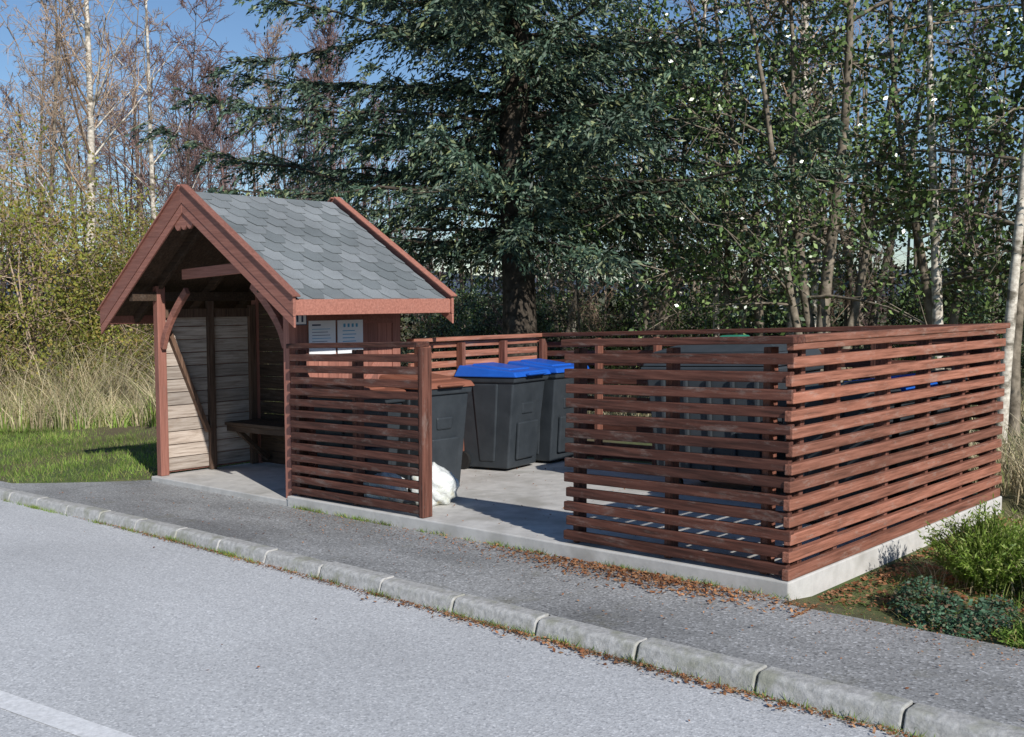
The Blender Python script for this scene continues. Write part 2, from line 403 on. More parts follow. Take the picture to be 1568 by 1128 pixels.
st.build('studs', ['dwoodz'], shed, .003)
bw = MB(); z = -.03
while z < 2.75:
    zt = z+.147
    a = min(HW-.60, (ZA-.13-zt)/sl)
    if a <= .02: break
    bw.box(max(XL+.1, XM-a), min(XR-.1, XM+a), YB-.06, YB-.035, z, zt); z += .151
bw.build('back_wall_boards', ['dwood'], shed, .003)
rw = MB(); y = .104
while y < YB-.11:
    rw.box(XR-.045, XR-.022+.006*(int(y*50) % 2), y, min(y+.118, YB-.103), -.02, 1.80); y += .121
rw.build('right_wall_boards', ['trimz'], shed, .003)
rt = MB(); rt.box(XR-.02, XR+.004, .101, YB-.101, 1.62, 1.78); rt.beam((XR+.004, .2, .1), (XR+.004, 1.1, 1.3), .07, .02, (1, 0, 0))
rt.build('right_wall_trim', ['trim'], shed, .003)
be = MB()
for k in range(3): be.box(XL+.115, XR-.05, .80+k*.165, .955+k*.165, .475, .51)
be.box(XL+.115, XR-.05, .83, .87, .40, .472)
for xx in (-7.6, -6.5, -5.5):
    be.beam((xx, .86, .41), (xx, 1.25, .03), .05, .07, (1, 0, 0))
be.build('bench', ['dwood'], shed, .004)
rf = MB(); Y0, Y1 = -.31, 1.545
for s in (-1, 1):
    xe = XM+s*HW
    nrm = Vector((s*sl, 0, 1)).normalized()
    a, b_, c, d = (XM, Y0+.03, ZA-.03), (XM, Y1-.03, ZA-.03), (xe, Y1-.03, ZE-.03), (xe, Y0+.03, ZE-.03)
    rf.prism([Vector(q)-nrm*.03 for q in (a, b_, c, d)], nrm*.03)
rf.build('roof_deck', ['dwood'], shed)
sh = MB()
LEN = math.hypot(HW, ZA-ZE); rowsN = 12; ex = LEN/rowsN; tw = .225
for s in (-1, 1):
    dn = Vector((s*HW, 0, ZE-ZA)).normalized(); nrm = Vector((s*sl, 0, 1)).normalized()
    O = Vector((XM, 0, ZA-.03))
    for r_ in range(rowsN+1):
        off = (r_ % 2)*tw/2
        y = Y0-.4+off
        while y < Y1+.2:
            base = [(y+.004, -ex*.9), (y+tw-.004, -ex*.9), (y+tw-.004, ex*.40), (y+tw*.76, ex*.98), (y+tw*.24, ex*.98), (y+.004, ex*.40)]
            pts = []; jl = rnd.uniform(0, .003)
            for (yy, q) in base:
                yy = min(max(yy, Y0+.04), Y1-.04); q = min(max(r_*ex+q, 0), LEN+.02)
                lift = .002+.018*(q-(r_-1)*ex)/(2*ex)+jl
                pts.append(O+dn*q+Vector((0, yy, 0))+nrm*lift)
            ysp = max(p_.y for p_ in pts)-min(p_.y for p_ in pts)
            if ysp > .02:
                sh.prism(pts if s > 0 else pts[::-1], nrm*.006)
            y += tw
sh.build('roof_shingles', ['shingle'], shed)
bb = MB()
for yy in (Y0, Y1):
    for s in (-1, 1):
        dn = Vector((s*HW, 0, ZE-ZA)).normalized(); nrm = Vector((s*sl, 0, 1)).normalized()
        o = -.03 if yy == Y0 else .002
        a = Vector((XM, yy+o, ZA)); e = a+dn*(LEN+.06)
        def plank(lo, hi, y_off, th):
            top = a+Vector((0, y_off, 0)); kf = math.sqrt(1+sl*sl)
            v_lo = Vector((0, 0, lo*kf)); v_hi = Vector((0, 0, hi*kf)); ee = e+Vector((0, y_off, 0))
            bb.prism([top+v_lo, ee+v_lo, ee+v_hi, top+v_hi], (0, th, 0))
        plank(-.115, .045, 0, .03)
        plank(-.20, -.118, .006, .022)
        o2 = .02 if yy == Y0 else .01
        bb.beam(a+nrm*.05+Vector((0, o2, 0)), e+nrm*.05+Vector((0, o2, 0)), .085, .016, nrm)
bb.build('barge_boards', ['trim'], shed, .004)
fa = MB()
for s in (-1, 1):
    xe = XM+s*(HW+.005)
    fa.box(min(xe, xe+s*.028), max(xe, xe+s*.028), Y0+.005, Y1-.002, ZE-.155, ZE-.012)
fa.build('eave_fascia', ['trim'], shed, .004)
ra = MB()
for yy in (.05, .70, YB-.05):
    for s in (-1, 1):
        dn = Vector((s*HW, 0, ZE-ZA)).normalized()
        a = Vector((XM, yy, ZA-.125)); ra.beam(a, a+dn*(LEN-.05), .05, .10, Vector((s*sl, 0, 1)))
for s in (-1, 1):
    xx = XL+.05 if s < 0 else XR-.05
    ra.box(xx-.045, xx+.045, Y0+.03, Y1-.02, rz(xx)-.285, rz(xx)-.185)
ra.build('rafters', ['dwood'], shed, .004)
kn = MB()
for s in (-1, 1):
    x0 = XL+.1 if s < 0 else XR-.1
    P = []
    for t in np.linspace(0, 1, 7):
        P.append((x0-s*(.02+.58*t**1.15), .05, 1.42+.62*t**.75))
    for q in range(6): kn.beam(P[q], P[q+1], .05, .085, (0, 0, 1) if q > 2 else (-s*.6, 0, .8))
kn.beam((XM-.72, .05, 2.22), (XM+.72, .05, 2.22), .045, .11)
kn.build('knee_braces', ['trim'], shed, .004)
oc = MB()
def scallop(cx, y, ztop, w, drop, n):
    pts = [(cx-w/2, y, ztop-w/2*sl)]
    for i_ in range(n):
        for t in np.linspace(0, 1, 7):
            xx = cx-w/2+w*(i_+t)/n
            pts.append((xx, y, ztop-w/2*sl-drop-.045*math.sin(math.pi*t)))
    pts += [(cx+w/2, y, ztop-w/2*sl), (cx, y, ztop)]
    oc.prism(pts, (0, .022, 0))
scallop(XM, Y0-.008, ZA-.20, .36, .05, 3)
scallop(XM, .70-.05, ZA-.35, 1.1, .06, 7)
oc.build('scalloped_boards', ['trim'], shed)

nb = MB()
nb.box(XR+.005, XR+.012, .22, .53, 1.33, 1.66, 0); nb.box(XR+.005, XR+.012, .555, .865, 1.33, 1.66, 0)
def line(y0, y1, z0, z1, mt): nb.box(XR+.012, XR+.0135, y0-.085, y1-.085, z0, z1, mt)
line(.34, .44, 1.61, 1.625, 1)
for k in range(6): line(.34, .56-.05*rnd.random(), 1.575-.03*k, 1.580-.03*k, 1 if k % 3 else 2)
for k in range(4): line(.71+.05*k, .735+.05*k, 1.59, 1.625, 2)
for k in range(4): line(.70, .88-.04*rnd.random(), 1.55-.035*k, 1.558-.035*k, 2)
nb.build('notice_board', ['white', 'ink', 'inkb'])
nm = MB(); nm.box(XR+.006, XR+.012, .03, .195, 1.62, 1.77, 1); nm.box(XR+.012, XR+.0145, .04, .185, 1.63, 1.76, 0)
for yy in (.070, .125): nm.box(XR+.0145, XR+.0165, yy+.008, yy+.028, 1.65, 1.745, 1); nm.beam((XR+.0157, yy-.004, 1.715), (XR+.0157, yy+.018, 1.738), .0015, .014, (0, 0, 1), 1)
nm.build('number_plate', ['white', 'ink'])

# ------------------------------------------------------------------ wheelie bins
def wheelie(cx, cy, ang, lid, w=.56, d=.70, h=1.07, body='bin', name='wheelie_bin'):
    e = empty(name)
    mb = MB(); hb = h-.13
    mb.frus(cx-.02, cy, .03, hb, d*.72, w*.82, d*.90, w*.94, 0, .03)
    mb.frus(cx+.01, cy, hb-.06, hb+.005, d*.965, w*.985, d*.985, w, 0)
    mb.frus(cx+d*.36+.012, cy, .12, hb*.52, .035, w*.5, .045, w*.56, 0, .04)
    mb.frus(cx+d*.41, cy, hb*.60, hb*.72, .03, w*.30, .03, w*.34, 0, .01)
    for sy in (-1, 1):
        mb.frus(cx, cy+sy*w*.41, .10, hb-.07, d*.25, .03, d*.42, .045, 0, 0, sy*.032)
    mb.box(cx-d*.46, cx-d*.30, cy-w*.36, cy+w*.36, .02, .16)
    mb.rotate(cx, cy, ang); mb.build('body', [body], e, .016)
    lb = MB()
    lb.hexa([(cx-d*.5, cy-w*.53, hb+.008), (cx+d*.54, cy-w*.53, hb+.0), (cx+d*.54, cy+w*.53, hb+.0), (cx-d*.5, cy+w*.53, hb+.008),
             (cx-d*.44, cy-w*.47, h), (cx+d*.49, cy-w*.49, hb+.055), (cx+d*.49, cy+w*.49, hb+.055), (cx-d*.44, cy+w*.47, h)])
    lb.box(cx+d*.53, cx+d*.60, cy-w*.25, cy+w*.25, hb+.012, hb+.038)
    lb.hexa([(cx-d*.33, cy-w*.3, hb+.1), (cx+d*.3, cy-w*.3, hb+.05), (cx+d*.3, cy+w*.3, hb+.05), (cx-d*.33, cy+w*.3, hb+.1),
             (cx-d*.33, cy-w*.28, h+.012), (cx+d*.3, cy-w*.28, hb+.085), (cx+d*.3, cy+w*.28, hb+.085), (cx-d*.33, cy+w*.28, h+.012)])
    lb.rotate(cx, cy, ang); lb.build('lid', [lid], e, .014)
    wb = MB()
    for sy in (-1, 1): wb.cyl((cx-d*.40, cy+sy*w*.40, .1), (cx-d*.40, cy+sy*(w*.40+.05), .1), .1, 18)
    wb.cyl((cx-d*.54, cy-w*.42, hb), (cx-d*.54, cy+w*.42, hb), .016, 8)
    for sy in (-1, 1): wb.beam((cx-d*.40, cy+sy*w*.40, hb-.02), (cx-d*.55, cy+sy*w*.40, hb), .03, .03)
    wb.rotate(cx, cy, ang); wb.build('wheels_and_handle', ['black'], e)
wheelie(-4.38, .97, -.05, 'orange', .60, .74, 1.12)
wheelie(-4.56, .31, .03, 'orange', .58, .72)
wheelie(-4.76, 2.42, .16, 'blue', .66, .80, 1.14)
wheelie(-4.72, 3.10, .05, 'blue', .60, .76, 1.15)
wheelie(-.52, 1.75, math.pi+.05, 'bin', .58, .74)
wheelie(-.52, 2.42, math.pi-.04, 'blue', .58, .74)
wheelie(-.52, 3.06, math.pi, 'bin', .58, .74)
def container(cx, cy, ang):
    e = empty('waste_container'); mb = MB()
    mb.frus(cx, cy, .16, 1.12, 1.08, .82, 1.24, 1.0); mb.frus(cx, cy, 1.08, 1.15, 1.30, 1.06, 1.32, 1.08)
    for k in range(-2, 3): mb.frus(cx+k*.22, cy-.43, .22, 1.05, .05, .03, .05, .03, 0, 0, -.085)
    mb.rotate(cx, cy, ang); mb.build('body', ['bin2'], e, .02)
    lb = MB(); lb.frus(cx, cy, 1.155, 1.27, 1.30, 1.06, 1.22, .9); lb.frus(cx, cy, 1.272, 1.33, 1.2, .86, .9, .5)
    lb.rotate(cx, cy, ang); lb.build('lid', ['bin2'], e, .02)
    gb = MB(); gb.frus(cx, cy, 1.332, 1.41, .30, .3, .2, .2); gb.rotate(cx, cy, ang); gb.build('filling_hatch', ['green'], e, .02)
    wb = MB()
    for sx_ in (-1, 1):
        for sy in (-1, 1): wb.cyl((cx+sx_*.42, cy+sy*.3-.02, .08), (cx+sx_*.42, cy+sy*.3+.02, .08), .08, 14); wb.box(cx+sx_*.42-.03, cx+sx_*.42+.03, cy+sy*.3-.03, cy+sy*.3+.03, .12, .19)
    wb.rotate(cx, cy, ang); wb.build('castors', ['black'], e)
container(-1.90, 2.50, .12)
def bag(x, y, r, h, name='rubbish_bag'):
    bpy.ops.mesh.primitive_ico_sphere_add(subdivisions=4, radius=1, location=(0, 0, 0))
    ob = bpy.context.object; ob.name = name; me = ob.data
    n = len(me.vertices); c = np.empty(n*3, np.float32); me.vertices.foreach_get('co', c); c = c.reshape(-1, 3)
    rs = rng.uniform(0, 6, 6)
    w = 1+.10*np.sin(c[:, 0]*7+rs[0])*np.sin(c[:, 1]*6+rs[1])+.07*np.sin(c[:, 2]*11+c[:, 0]*9+rs[2])+.04*np.sin(c[:, 1]*23+rs[3])*np.sin(c[:, 2]*19)
    c *= w[:, None]
    zz = c[:, 2].copy(); top = np.clip((zz-.55)/.5, 0, 1); c[:, 0] *= 1-.7*top; c[:, 1] *= 1-.7*top
    c[:, 2] = np.maximum(zz, -.75)
    c = c*np.array([r, r*.85, h/1.75])+np.array([0, 0, h*.43])
    me.vertices.foreach_set('co', c.ravel()); me.materials.append(M['bag'])
    for p_ in me.polygons: p_.use_smooth = True
    ob.location = (x, y, float(g(x))+.005); ob.rotation_euler[2] = rnd.uniform(0, 6)
bag(-3.66, .46, .20, .36); bag(-4.0, .20, .2, .30)

# ------------------------------------------------------------------ vegetation generators
def spruce(seed, H=15., R=5.3, base=2.75, fine=8.5, step=.235, tws=.062, nsz=1., n=20):
    global rng; rng = np.random.default_rng(seed)
    b = Big()
    hz = np.linspace(0, H, 12); tr = .27*(1-hz/H)**.8+.015; tr[0] *= 1.25
    b.tube(np.stack([.06*np.sin(hz), .05*np.cos(hz*1.3), hz], 1), tr*(R/5.2)**.6, 10, 0)
    h = base; C = []; D = []; S = []
    while h < H-.3:
        crude = 1 if h < fine else 2.4
        nb_ = rng.integers(6, 9) if crude == 1 else 5
        for k in range(nb_):
            a = rng.uniform(0, 2*np.pi); f = 1-(h-base)/(H-base)
            L = R*f**.7*rng.uniform(.32, 1.1)
            o = np.array([np.cos(a), np.sin(a), 0]); sd = np.array([-np.sin(a), np.cos(a), 0])
            s = np.linspace(0, 1, 9); droop = rng.uniform(.10, .42)
            bend = rng.uniform(-.3, .3)
            P = o*(s*L)[:, None]+sd*(bend*L*s*s)[:, None]
            P[:, 2] = h+L*(.15*s-droop*s*s+.16*s**4)
            P[1:-1] += rng.normal(size=(7, 3))*.035
            b.tube(P, .034*(1-s*.88)*(L/R)**.5+.003, 4, 0)
            nt_ = int(L/(tws*crude))
            ss = rng.uniform(.05, 1, nt_)**.9
            c0 = np.stack([np.interp(ss, s, P[:, i]) for i in range(3)], 1)
            side = rng.choice([-1, 1], nt_); tl = rng.uniform(.3, .9, nt_)*(1.2-.65*ss)
            dz = rng.uniform(-.85, .25, nt_)
            d = unit(o*rng.uniform(.4, 1.1, nt_)[:, None]+sd*(side*rng.uniform(.4, 1., nt_))[:, None]+np.array([0, 0, 1.])*dz[:, None])
            t = np.linspace(.03, 1, n)[None, :, None]
            pts = c0[:, None]+d[:, None]*t*tl[:, None, None]+np.array([0, 0, -1])*(t*t)*tl[:, None, None]*.24+rng.normal(size=(nt_, n, 3))*.020
            dd = d[:, None]+np.array([0, 0, -.3])*t+rng.normal(size=(nt_, n, 3))*.40
            sz = np.repeat(rng.uniform(.085, .125, nt_)*(1 if crude == 1 else 1.7), n)
            C.append(pts.reshape(-1, 3)); D.append(dd.reshape(-1, 3)); S.append(sz*nsz)
        h += rng.uniform(.8, 1.2)*step*(1 if crude == 1 else 1.8)
    C = np.concatenate(C); D = np.concatenate(D); S = np.concatenate(S)
    b.rhombs(C, D, S, S*.29, 1)
    return b.mesh('spruce_mesh', ['bark', 'needle'])
def broadleaf(seed, H=9., R=2.8, stems=3, base=.22, leaf=.085, per=60, mats=('barkg', 'leafd'), dens=1., spread=.28, r0=.1, keep=.85):
    global rng; rng = np.random.default_rng(seed)
    b = Big(); CC = []
    for st_ in range(stems):
        a0 = rng.uniform(0, 2*np.pi); lean = rng.uniform(.04, .22)*H if stems > 1 else .04*H
        s = np.linspace(0, 1, 9); hh = H*rng.uniform(.8, 1)
        T = np.stack([np.cos(a0)*(.12+lean*s**1.2)+.12*np.sin(s*7+a0), np.sin(a0)*(.12+lean*s**1.2)+.12*np.cos(s*6+a0), hh*s], 1)
        rr = r0*rng.uniform(.7, 1.1)
        b.tube(T, rr*(1-s*.85), 7, 0)
        nl = int(15*dens)
        for k in range(nl):
            q = rng.uniform(base, 1)
            c0 = np.array([np.interp(q, s, T[:, i]) for i in range(3)])
            a = rng.uniform(0, 2*np.pi); L = R*rng.uniform(.45, 1)*(1.1-.6*abs(q-.45))
            o = np.array([np.cos(a), np.sin(a), 0]); u = np.linspace(0, 1, 6)
            up = rng.uniform(.1, .6)
            P = c0+o*(u*L)[:, None]; P[:, 2] += L*(up*u-.25*u*u); P += np.cumsum(rng.normal(size=(6, 3))*.05, 0)*u[:, None]
            b.tube(P, rr*.32*(1-u*.85), 4, 0)
            for m_ in range(7):
                w = rng.uniform(.25, 1); c1 = np.array([np.interp(w, u, P[:, i]) for i in range(3)])
                d = unit(o*.6+rng.normal(size=3)*.7+np.array([0, 0, .15])); l2 = rng.uniform(.3, .8)
                P2 = c1+d*(np.linspace(0, 1, 4)*l2)[:, None]
                b.tube(P2, np.array([.012, .009, .006, .003]), 3, 0)
                CC.append(P2[-1]); CC.append(P2[2])
    CC = np.array(CC); CC = CC[rng.random(len(CC)) < keep]
    n = len(CC)*per//2
    idx = rng.integers(0, len(CC), n)
    C = CC[idx]+rng.normal(size=(n, 3))*np.array([spread, spread, spread*.7])*rng.uniform(.3, 1, (n, 1))
    D = rng.normal(size=(n, 3))+np.array([0, 0, -.3])
    nr = rng.normal(size=(n, 3))*.6+np.array([.8, -.4, .7])
    S = leaf*rng.uniform(.6, 1.25, n)
    b.rhombs(C, D, S, S*.62, 1, nr)
    return b.mesh('broadleaf_mesh', list(mats))
def bare(seed, H=12., r0=.11, mats=('birch', 'twig'), n1=26, n2=8, n3=5, up=.9, sway=.5, tw=1., out=.75, q0=.15):
    global rng; rng = np.random.default_rng(seed)
    b = Big(); s = np.linspace(0, 1, 10); ph = rng.uniform(0, 6); ln = rng.normal(size=2)*.05*H
    T = np.stack([ln[0]*s+sway*.3*np.sin(s*6+ph)*s, ln[1]*s+sway*.3*np.cos(s*5+ph)*s, H*s], 1)
    b.tube(T, r0*(1-.93*s), 7, 0)
    def interp(P, u, q): return np.array([np.interp(q, u, P[:, i]) for i in range(3)])
    for k in range(n1):
        q = rng.uniform(q0, .98); a = rng.uniform(0, 6.28); L = H*.27*rng.uniform(.5, 1)*(1.15-q*.8)
        o = np.array([np.cos(a), np.sin(a), 0]); u = np.linspace(0, 1, 5)
        P = interp(T, s, q)+o*(u*L*out)[:, None]; P[:, 2] += L*(up*u); P += np.cumsum(rng.normal(size=(5, 3)), 0)*.05*L*u[:, None]
        b.tube(P, r0*.24*(1.1-q*.7)*(1-.8*u)+.003*tw, 4, 0 if r0 > .08 and k % 2 else 1)
        for m_ in range(n2):
            w = rng.uniform(.1, 1); l2 = L*.5*rng.uniform(.5, 1)*(1.2-w*.6)
            d = unit(o*.5+rng.normal(size=3)*.75+np.array([0, 0, up*.7])); v = np.linspace(0, 1, 4)
            P2 = interp(P, u, w)+d*(v*l2)[:, None]+np.cumsum(rng.normal(size=(4, 3)), 0)*.06*l2
            b.tube(P2, (.008*(1-.6*v)+.002)*tw, 3, 1)
            for j_ in range(n3):
                x_ = rng.uniform(.1, 1); l3 = l2*.75*rng.uniform(.4, 1)
                d3 = unit(d+rng.normal(size=3)*.65+np.array([0, 0, .1])); P3 = interp(P2, v, x_)+d3*(np.array([0, .5, 1])*l3)[:, None]; P3[1] += rng.normal(size=3)*.04
                b.tube(P3, np.array([.0048, .0040, .0026])*tw, 3, 1)
    return b.mesh('bare_mesh', list(mats))

# ------------------------------------------------------------------ trees
sp = spruce(11); place(sp, 'spruce_tree', -7.8, 5.8, rot=.6)
bl = [broadleaf(21, 8.5, 2.6, 3, per=50, keep=.75), broadleaf(22, 9.5, 2.9, 4, per=42, keep=.65), broadleaf(23, 8.0, 2.4, 2, base=.2, per=58, keep=.8)]
for k, (x, y, m_, r_, s_) in enumerate([(-5.5, 8.6, 0, 0, 1), (-3.9, 8.1, 1, 1, .95), (-3.1, 10.1, 2, 2, 1.05), (-1.3, 8.8, 0, 3.1, 1.05), (-8.3, 9.6, 2, 4, 1.1),
        (-6.0, 13.9, 2, 5, 1.15), (1.2, 11.0, 1, 2.2, 1.05), (3.6, 14, 2, 1.4, 1.1), (-13., 12.5, 2, 4.4, 1.0)]):
    place(bl[m_], 'broadleaf_tree', x, y, rot=r_, sc=s_)
w1 = bare(31, 13, .13, ('birch', 'twigtan'), 30, 8, 5); w2 = bare(32, 12, .10, ('birch', 'twig'), 26, 8, 5)
w3 = bare(33, 10, .085, ('birch', 'twig'), 10, 5, 3, q0=.5)
for (m_, x, y, r_, s_) in [(w1, -19.0, 3.9, 0, 1), (w3, -2.51, 8.78, 1, 1), (w3, -1.35, 7.75, 3.6, .9), (w3, -4.9, 9.6, 5.2, .85), (w3, -6.4, 9.2, 2.2, .8), (w2, -12.2, 14.5, 2, 1), (w1, -13.6, 13.9, 3, .9), (w2, -22, 7.2, 5, 1.05), (w1, -6.9, 12.5, 5.2, 1), (w2, -20.5, 1.0, 4, 1)]:
    place(m_, 'birch_tree', x, y, rot=r_, sc=s_)
br = [bare(41, 10, .07, ('twig', 'twig'), 34, 9, 6, 1.1, tw=1.35), bare(42, 9, .06, ('bark', 'twig'), 32, 9, 6, 1.0, tw=1.35), bare(43, 11, .08, ('barkg', 'twigtan'), 30, 8, 5, .9, tw=1.2)]
fr = random.Random(3)
def scatter(p0, p1, depth, n, fn):
    for k in range(n):
        t = (k+fr.random())/n; d = fr.random()*depth
        fn(p0[0]+(p1[0]-p0[0])*t-.698*d, p0[1]+(p1[1]-p0[1])*t+.716*d)
scatter((-28, 3), (-18.5, 11.5), 9, 26, lambda x, y: place(br[fr.choice([0, 0, 1, 2])], 'bare_tree', x, y, rot=fr.random()*6, sc=fr.uniform(.8, 1.15)))
scatter((-18, 11), (-3, 23), 8, 7, lambda x, y: place(br[fr.choice([0, 1, 2])], 'bare_tree', x, y, rot=fr.random()*6, sc=fr.uniform(.75, 1.05)))
scatter((-12, 9), (-4, 14), 5, 8, lambda x, y: place(br[fr.choice([1, 2])], 'bare_sapling', x, y, rot=fr.random()*6, sc=fr.uniform(.4, .6)))
ws = broadleaf(51, 5.2, 1.9, 6, base=.1, leaf=.075, per=32, mats=('twigtan', 'leafy'), dens=.9, spread=.3, r0=.035)
for (x, y, s_, r_) in [(-17.6, 2.2, 1, 0), (-17.8, 4.2, .72, 2), (-18.5, .3, 1.05, 4), (-20, 5.5, .8, 1), (-16.2, 6.8, .55, 3)]:
    place(ws, 'willow_shrub', x, y, rot=r_, sc=s_)
ug = broadleaf(52, 2.4, 1.2, 6, base=.05, leaf=.07, per=24, mats=('bark', 'leafd'), dens=.7, spread=.25, r0=.02)
scatter((-14, 8.5), (1, 16), 5, 12, lambda x, y: place(ug, 'undergrowth_bush', x, y, rot=fr.random()*6, sc=fr.uniform(.5, 1.0)))

def woodland(name, p0, p1, depth, nc, hmin, hmax, trunks, mat, size, per=48, H=9, bark='bark'):
    global rng
    rng = np.random.default_rng(nc)
    b = Big()
    for k in range(trunks):
        t = rng.random(); d = rng.random()*depth; x = p0[0]+(p1[0]-p0[0])*t-.698*d; y = p0[1]+(p1[1]-p0[1])*t+.716*d
        hh = H*rng.uniform(.6, 1.1); s = np.linspace(0, 1, 6); l = rng.normal(size=2)*.4
        b.tube(np.stack([x+l[0]*s, y+l[1]*s, float(g(x))-.2+hh*s], 1), rng.uniform(.04, .13)*(1-.8*s), 5, 0)
    t = rng.random(nc); d = rng.random(nc)*depth
    x = p0[0]+(p1[0]-p0[0])*t-.698*d; y = p0[1]+(p1[1]-p0[1])*t+.716*d
    top = hmin+(hmax-hmin)*(.5+.5*np.sin(x*.8+y*.5)*np.sin(x*.33-y*.61+1)); z = g(x)+top*rng.random(nc)**1.15
    n = nc*per; ii = rng.integers(0, nc, n)
    C = np.stack([x, y, z], 1)[ii]+rng.normal(size=(n, 3))*np.array([.55, .55, .38])
    D = rng.normal(size=(n, 3)); S = rng.uniform(.5, 1.3, n)*size
    b.rhombs(C, D, S, S*.6, 1)
    place(b.mesh(name, [bark, mat]), name, 0, 0, 0)
woodland('distant_trees', (-19, 14), (9, 27), 7, 560, 2.0, 6.0, 75, 'mass', .22, 48, bark='barkg')
woodland('distant_brushwood', (-34, 2), (-20, 15), 7, 420, 1.5, 4.0, 40, 'brush', .20, 40)

rng = np.random.default_rng(5)
def tallgrass(name, p0, p1, depth, n, hmin, hmax, w=.014, mat='straw'):
    t = rng.random(n); d = rng.random(n)*depth
    x = p0[0]+(p1[0]-p0[0])*t-.698*d; y = p0[1]+(p1[1]-p0[1])*t+.716*d
    hn = .65+.35*np.sin(x*2.1+np.sin(y*1.7)*2)
    C = np.stack([x, y, g(x)-.12], 1); H = rng.uniform(hmin, hmax, n)*hn
    b = Big(); b.blades(C, H, rng.uniform(.6, 1.4, n)*w, rng.normal(size=(n, 2))*.38*H[:, None]+np.array([-.08, 0]), 0, 3)
    return place(b.mesh(name, [mat]), name, 0, 0, 0)
tallgrass('dry_tall_grass', (-19.5, -2.5), (-10.8, 5.6), 3.8, 17000, .5, 2.1, .017)
tallgrass('dry_tall_grass', (-10.5, 6.2), (3, 12), 5, 10000, .3, .9)
tallgrass('dry_tall_grass', (-16, 10), (2, 22), 8, 8000, .5, 1.3, .03)
tallgrass('dry_tall_grass', (.4, 3.5), (5, 6.5), 3, 6000, .3, .9)
tallgrass('weeds', (-19, -1.6), (-10.5, 5.2), 2.6, 6500, .2, 1.1, .022, 'lawn')
n = 80000; x = rng.uniform(-18, -7.95, n); y = rng.uniform(-1.3, 7.5, n)
k = (y > edge(x)+.03) & (y < 5.6+(x+10.8)*.93+1.0); x, y = x[k], y[k]; n = len(x)
b = Big(); H = rng.uniform(.025, .11, n)*(.6+.6*rng.random(n))*(.7+.5*np.sin(x*2.3+np.sin(y*3))**2)
b.blades(np.stack([x, y, g(x)-.10], 1), H, np.full(n, .008)*rng.uniform(.7, 1.6, n), rng.normal(size=(n, 2))*.03, 0, 1)
place(b.mesh('lawn_grass', ['lawn']), 'lawn_grass', 0, 0, 0)
n = 22000; x = .22+rng.random(n)**1.3*6; y = rng.uniform(-.15, 6, n); b = Big(); H = rng.uniform(.03, .20, n)*(.4+.6*np.sin(x*5+y*3)**2)*np.clip((x-.1)/.5, .3, 1)
b.blades(np.stack([x, y, g(x)-.19], 1), H, np.full(n, .007), rng.normal(size=(n, 2))*.07, 0, 2)
place(b.mesh('rough_grass', ['lawn']), 'rough_grass', 0, 0, 0)
n = 6000; x = .3+rng.random(n)**1.2*5; y = rng.uniform(.9, 6, n); b = Big(); H = rng.uniform(.08, .4, n)*np.clip((x-.1)/.6, .3, 1)
b.blades(np.stack([x, y, g(x)-.19], 1), H, np.full(n, .006), rng.normal(size=(n, 2))*.14, 0, 3)
place(b.mesh('dry_rough_grass', ['straw']), 'dry_rough_grass', 0, 0, 0)
b = Big()
cx = np.concatenate([rng.uniform(-5.3, .1, 40), rng.uniform(-5.2, -3.2, 10)]); cy = np.full(len(cx), -.075)
kx = -40+.7*np.arange(93); n0 = len(cx)
k2 = np.concatenate([kx, rng.uniform(-9, 4, 80)])
cx = np.concatenate([cx, k2]); cy = np.concatenate([cy, kerb_y(k2)-1.32]); zb = np.concatenate([np.full(n0, -.1), np.full(len(k2), -.19)])
rep = rng.integers(6, 60, len(cx)); ii = np.repeat(np.arange(len(cx)), rep); n = len(ii)
X = cx[ii]+rng.normal(size=n)*.06; Y = cy[ii]+rng.normal(size=n)*.011
b.blades(np.stack([X, Y, g(X)+zb[ii]], 1), rng.uniform(.01, .055, n), np.full(n, .005), rng.normal(size=(n, 2))*.02, 0, 1)
place(b.mesh('weed_tufts', ['lawn']), 'weed_tufts', 0, 0, 0)
b = Big()
def litter(X, Y, Z, s=.035):
    n = len(X); D = rng.normal(size=(n, 3)); D[:, 2] *= .25
    nr = rng.normal(size=(n, 3))*.35+np.array([0, 0, 1]); S = s*rng.uniform(.5, 1.4, n)
    b.rhombs(np.stack([X, Y, g(X)+Z+.006+rng.random(n)*.012], 1), D, S, S*.6, 0, nr)
n = 2000; X = np.clip(rng.normal(-.95, .65, n), -3.0, .3); litter(X, -.09-np.abs(rng.normal(size=n))*.15, np.full(n, -.1), .028)
n = 3600; X = rng.uniform(-8, 2.5, n); litter(X, -1.32-np.abs(rng.normal(size=n))*.03, np.full(n, -.19), .016)
n = 700; X = rng.normal(-.2, 1.1, n); litter(X, -1.33-np.abs(rng.normal(size=n))*.05, np.full(n, -.19), .024)
n = 500; X = rng.uniform(-8, 4, n); litter(X, rng.uniform(-1.15, -.1, n), np.full(n, -.1), .016)
n = 2200; X = rng.uniform(-5, 2.5, n); litter(X, -.08-np.abs(rng.normal(size=n))*.22, np.full(n, -.1), .013)
n = 50; X = rng.uniform(-8, 4, n); litter(X, rng.uniform(-4, -1.4, n), np.full(n, -.19), .018)
n = 300; X = rng.uniform(-4.8, -.3, n); litter(X, rng.uniform(.0, 2.6, n), np.full(n, 0.), .02)
n = 6500; X = .10+rng.random(n)**1.5*3; litter(X, rng.uniform(-.2, 3.4, n), np.full(n, -.172), .033)
place(b.mesh('fallen_leaves', ['litter']), 'fallen_leaves', 0, 0, 0)
b = Big(); n = 26000
mc = np.stack([rng.uniform(.35, 3.6, 50), rng.uniform(-.12, .65, 50)], 1); mr = rng.uniform(.05, .2, 50)
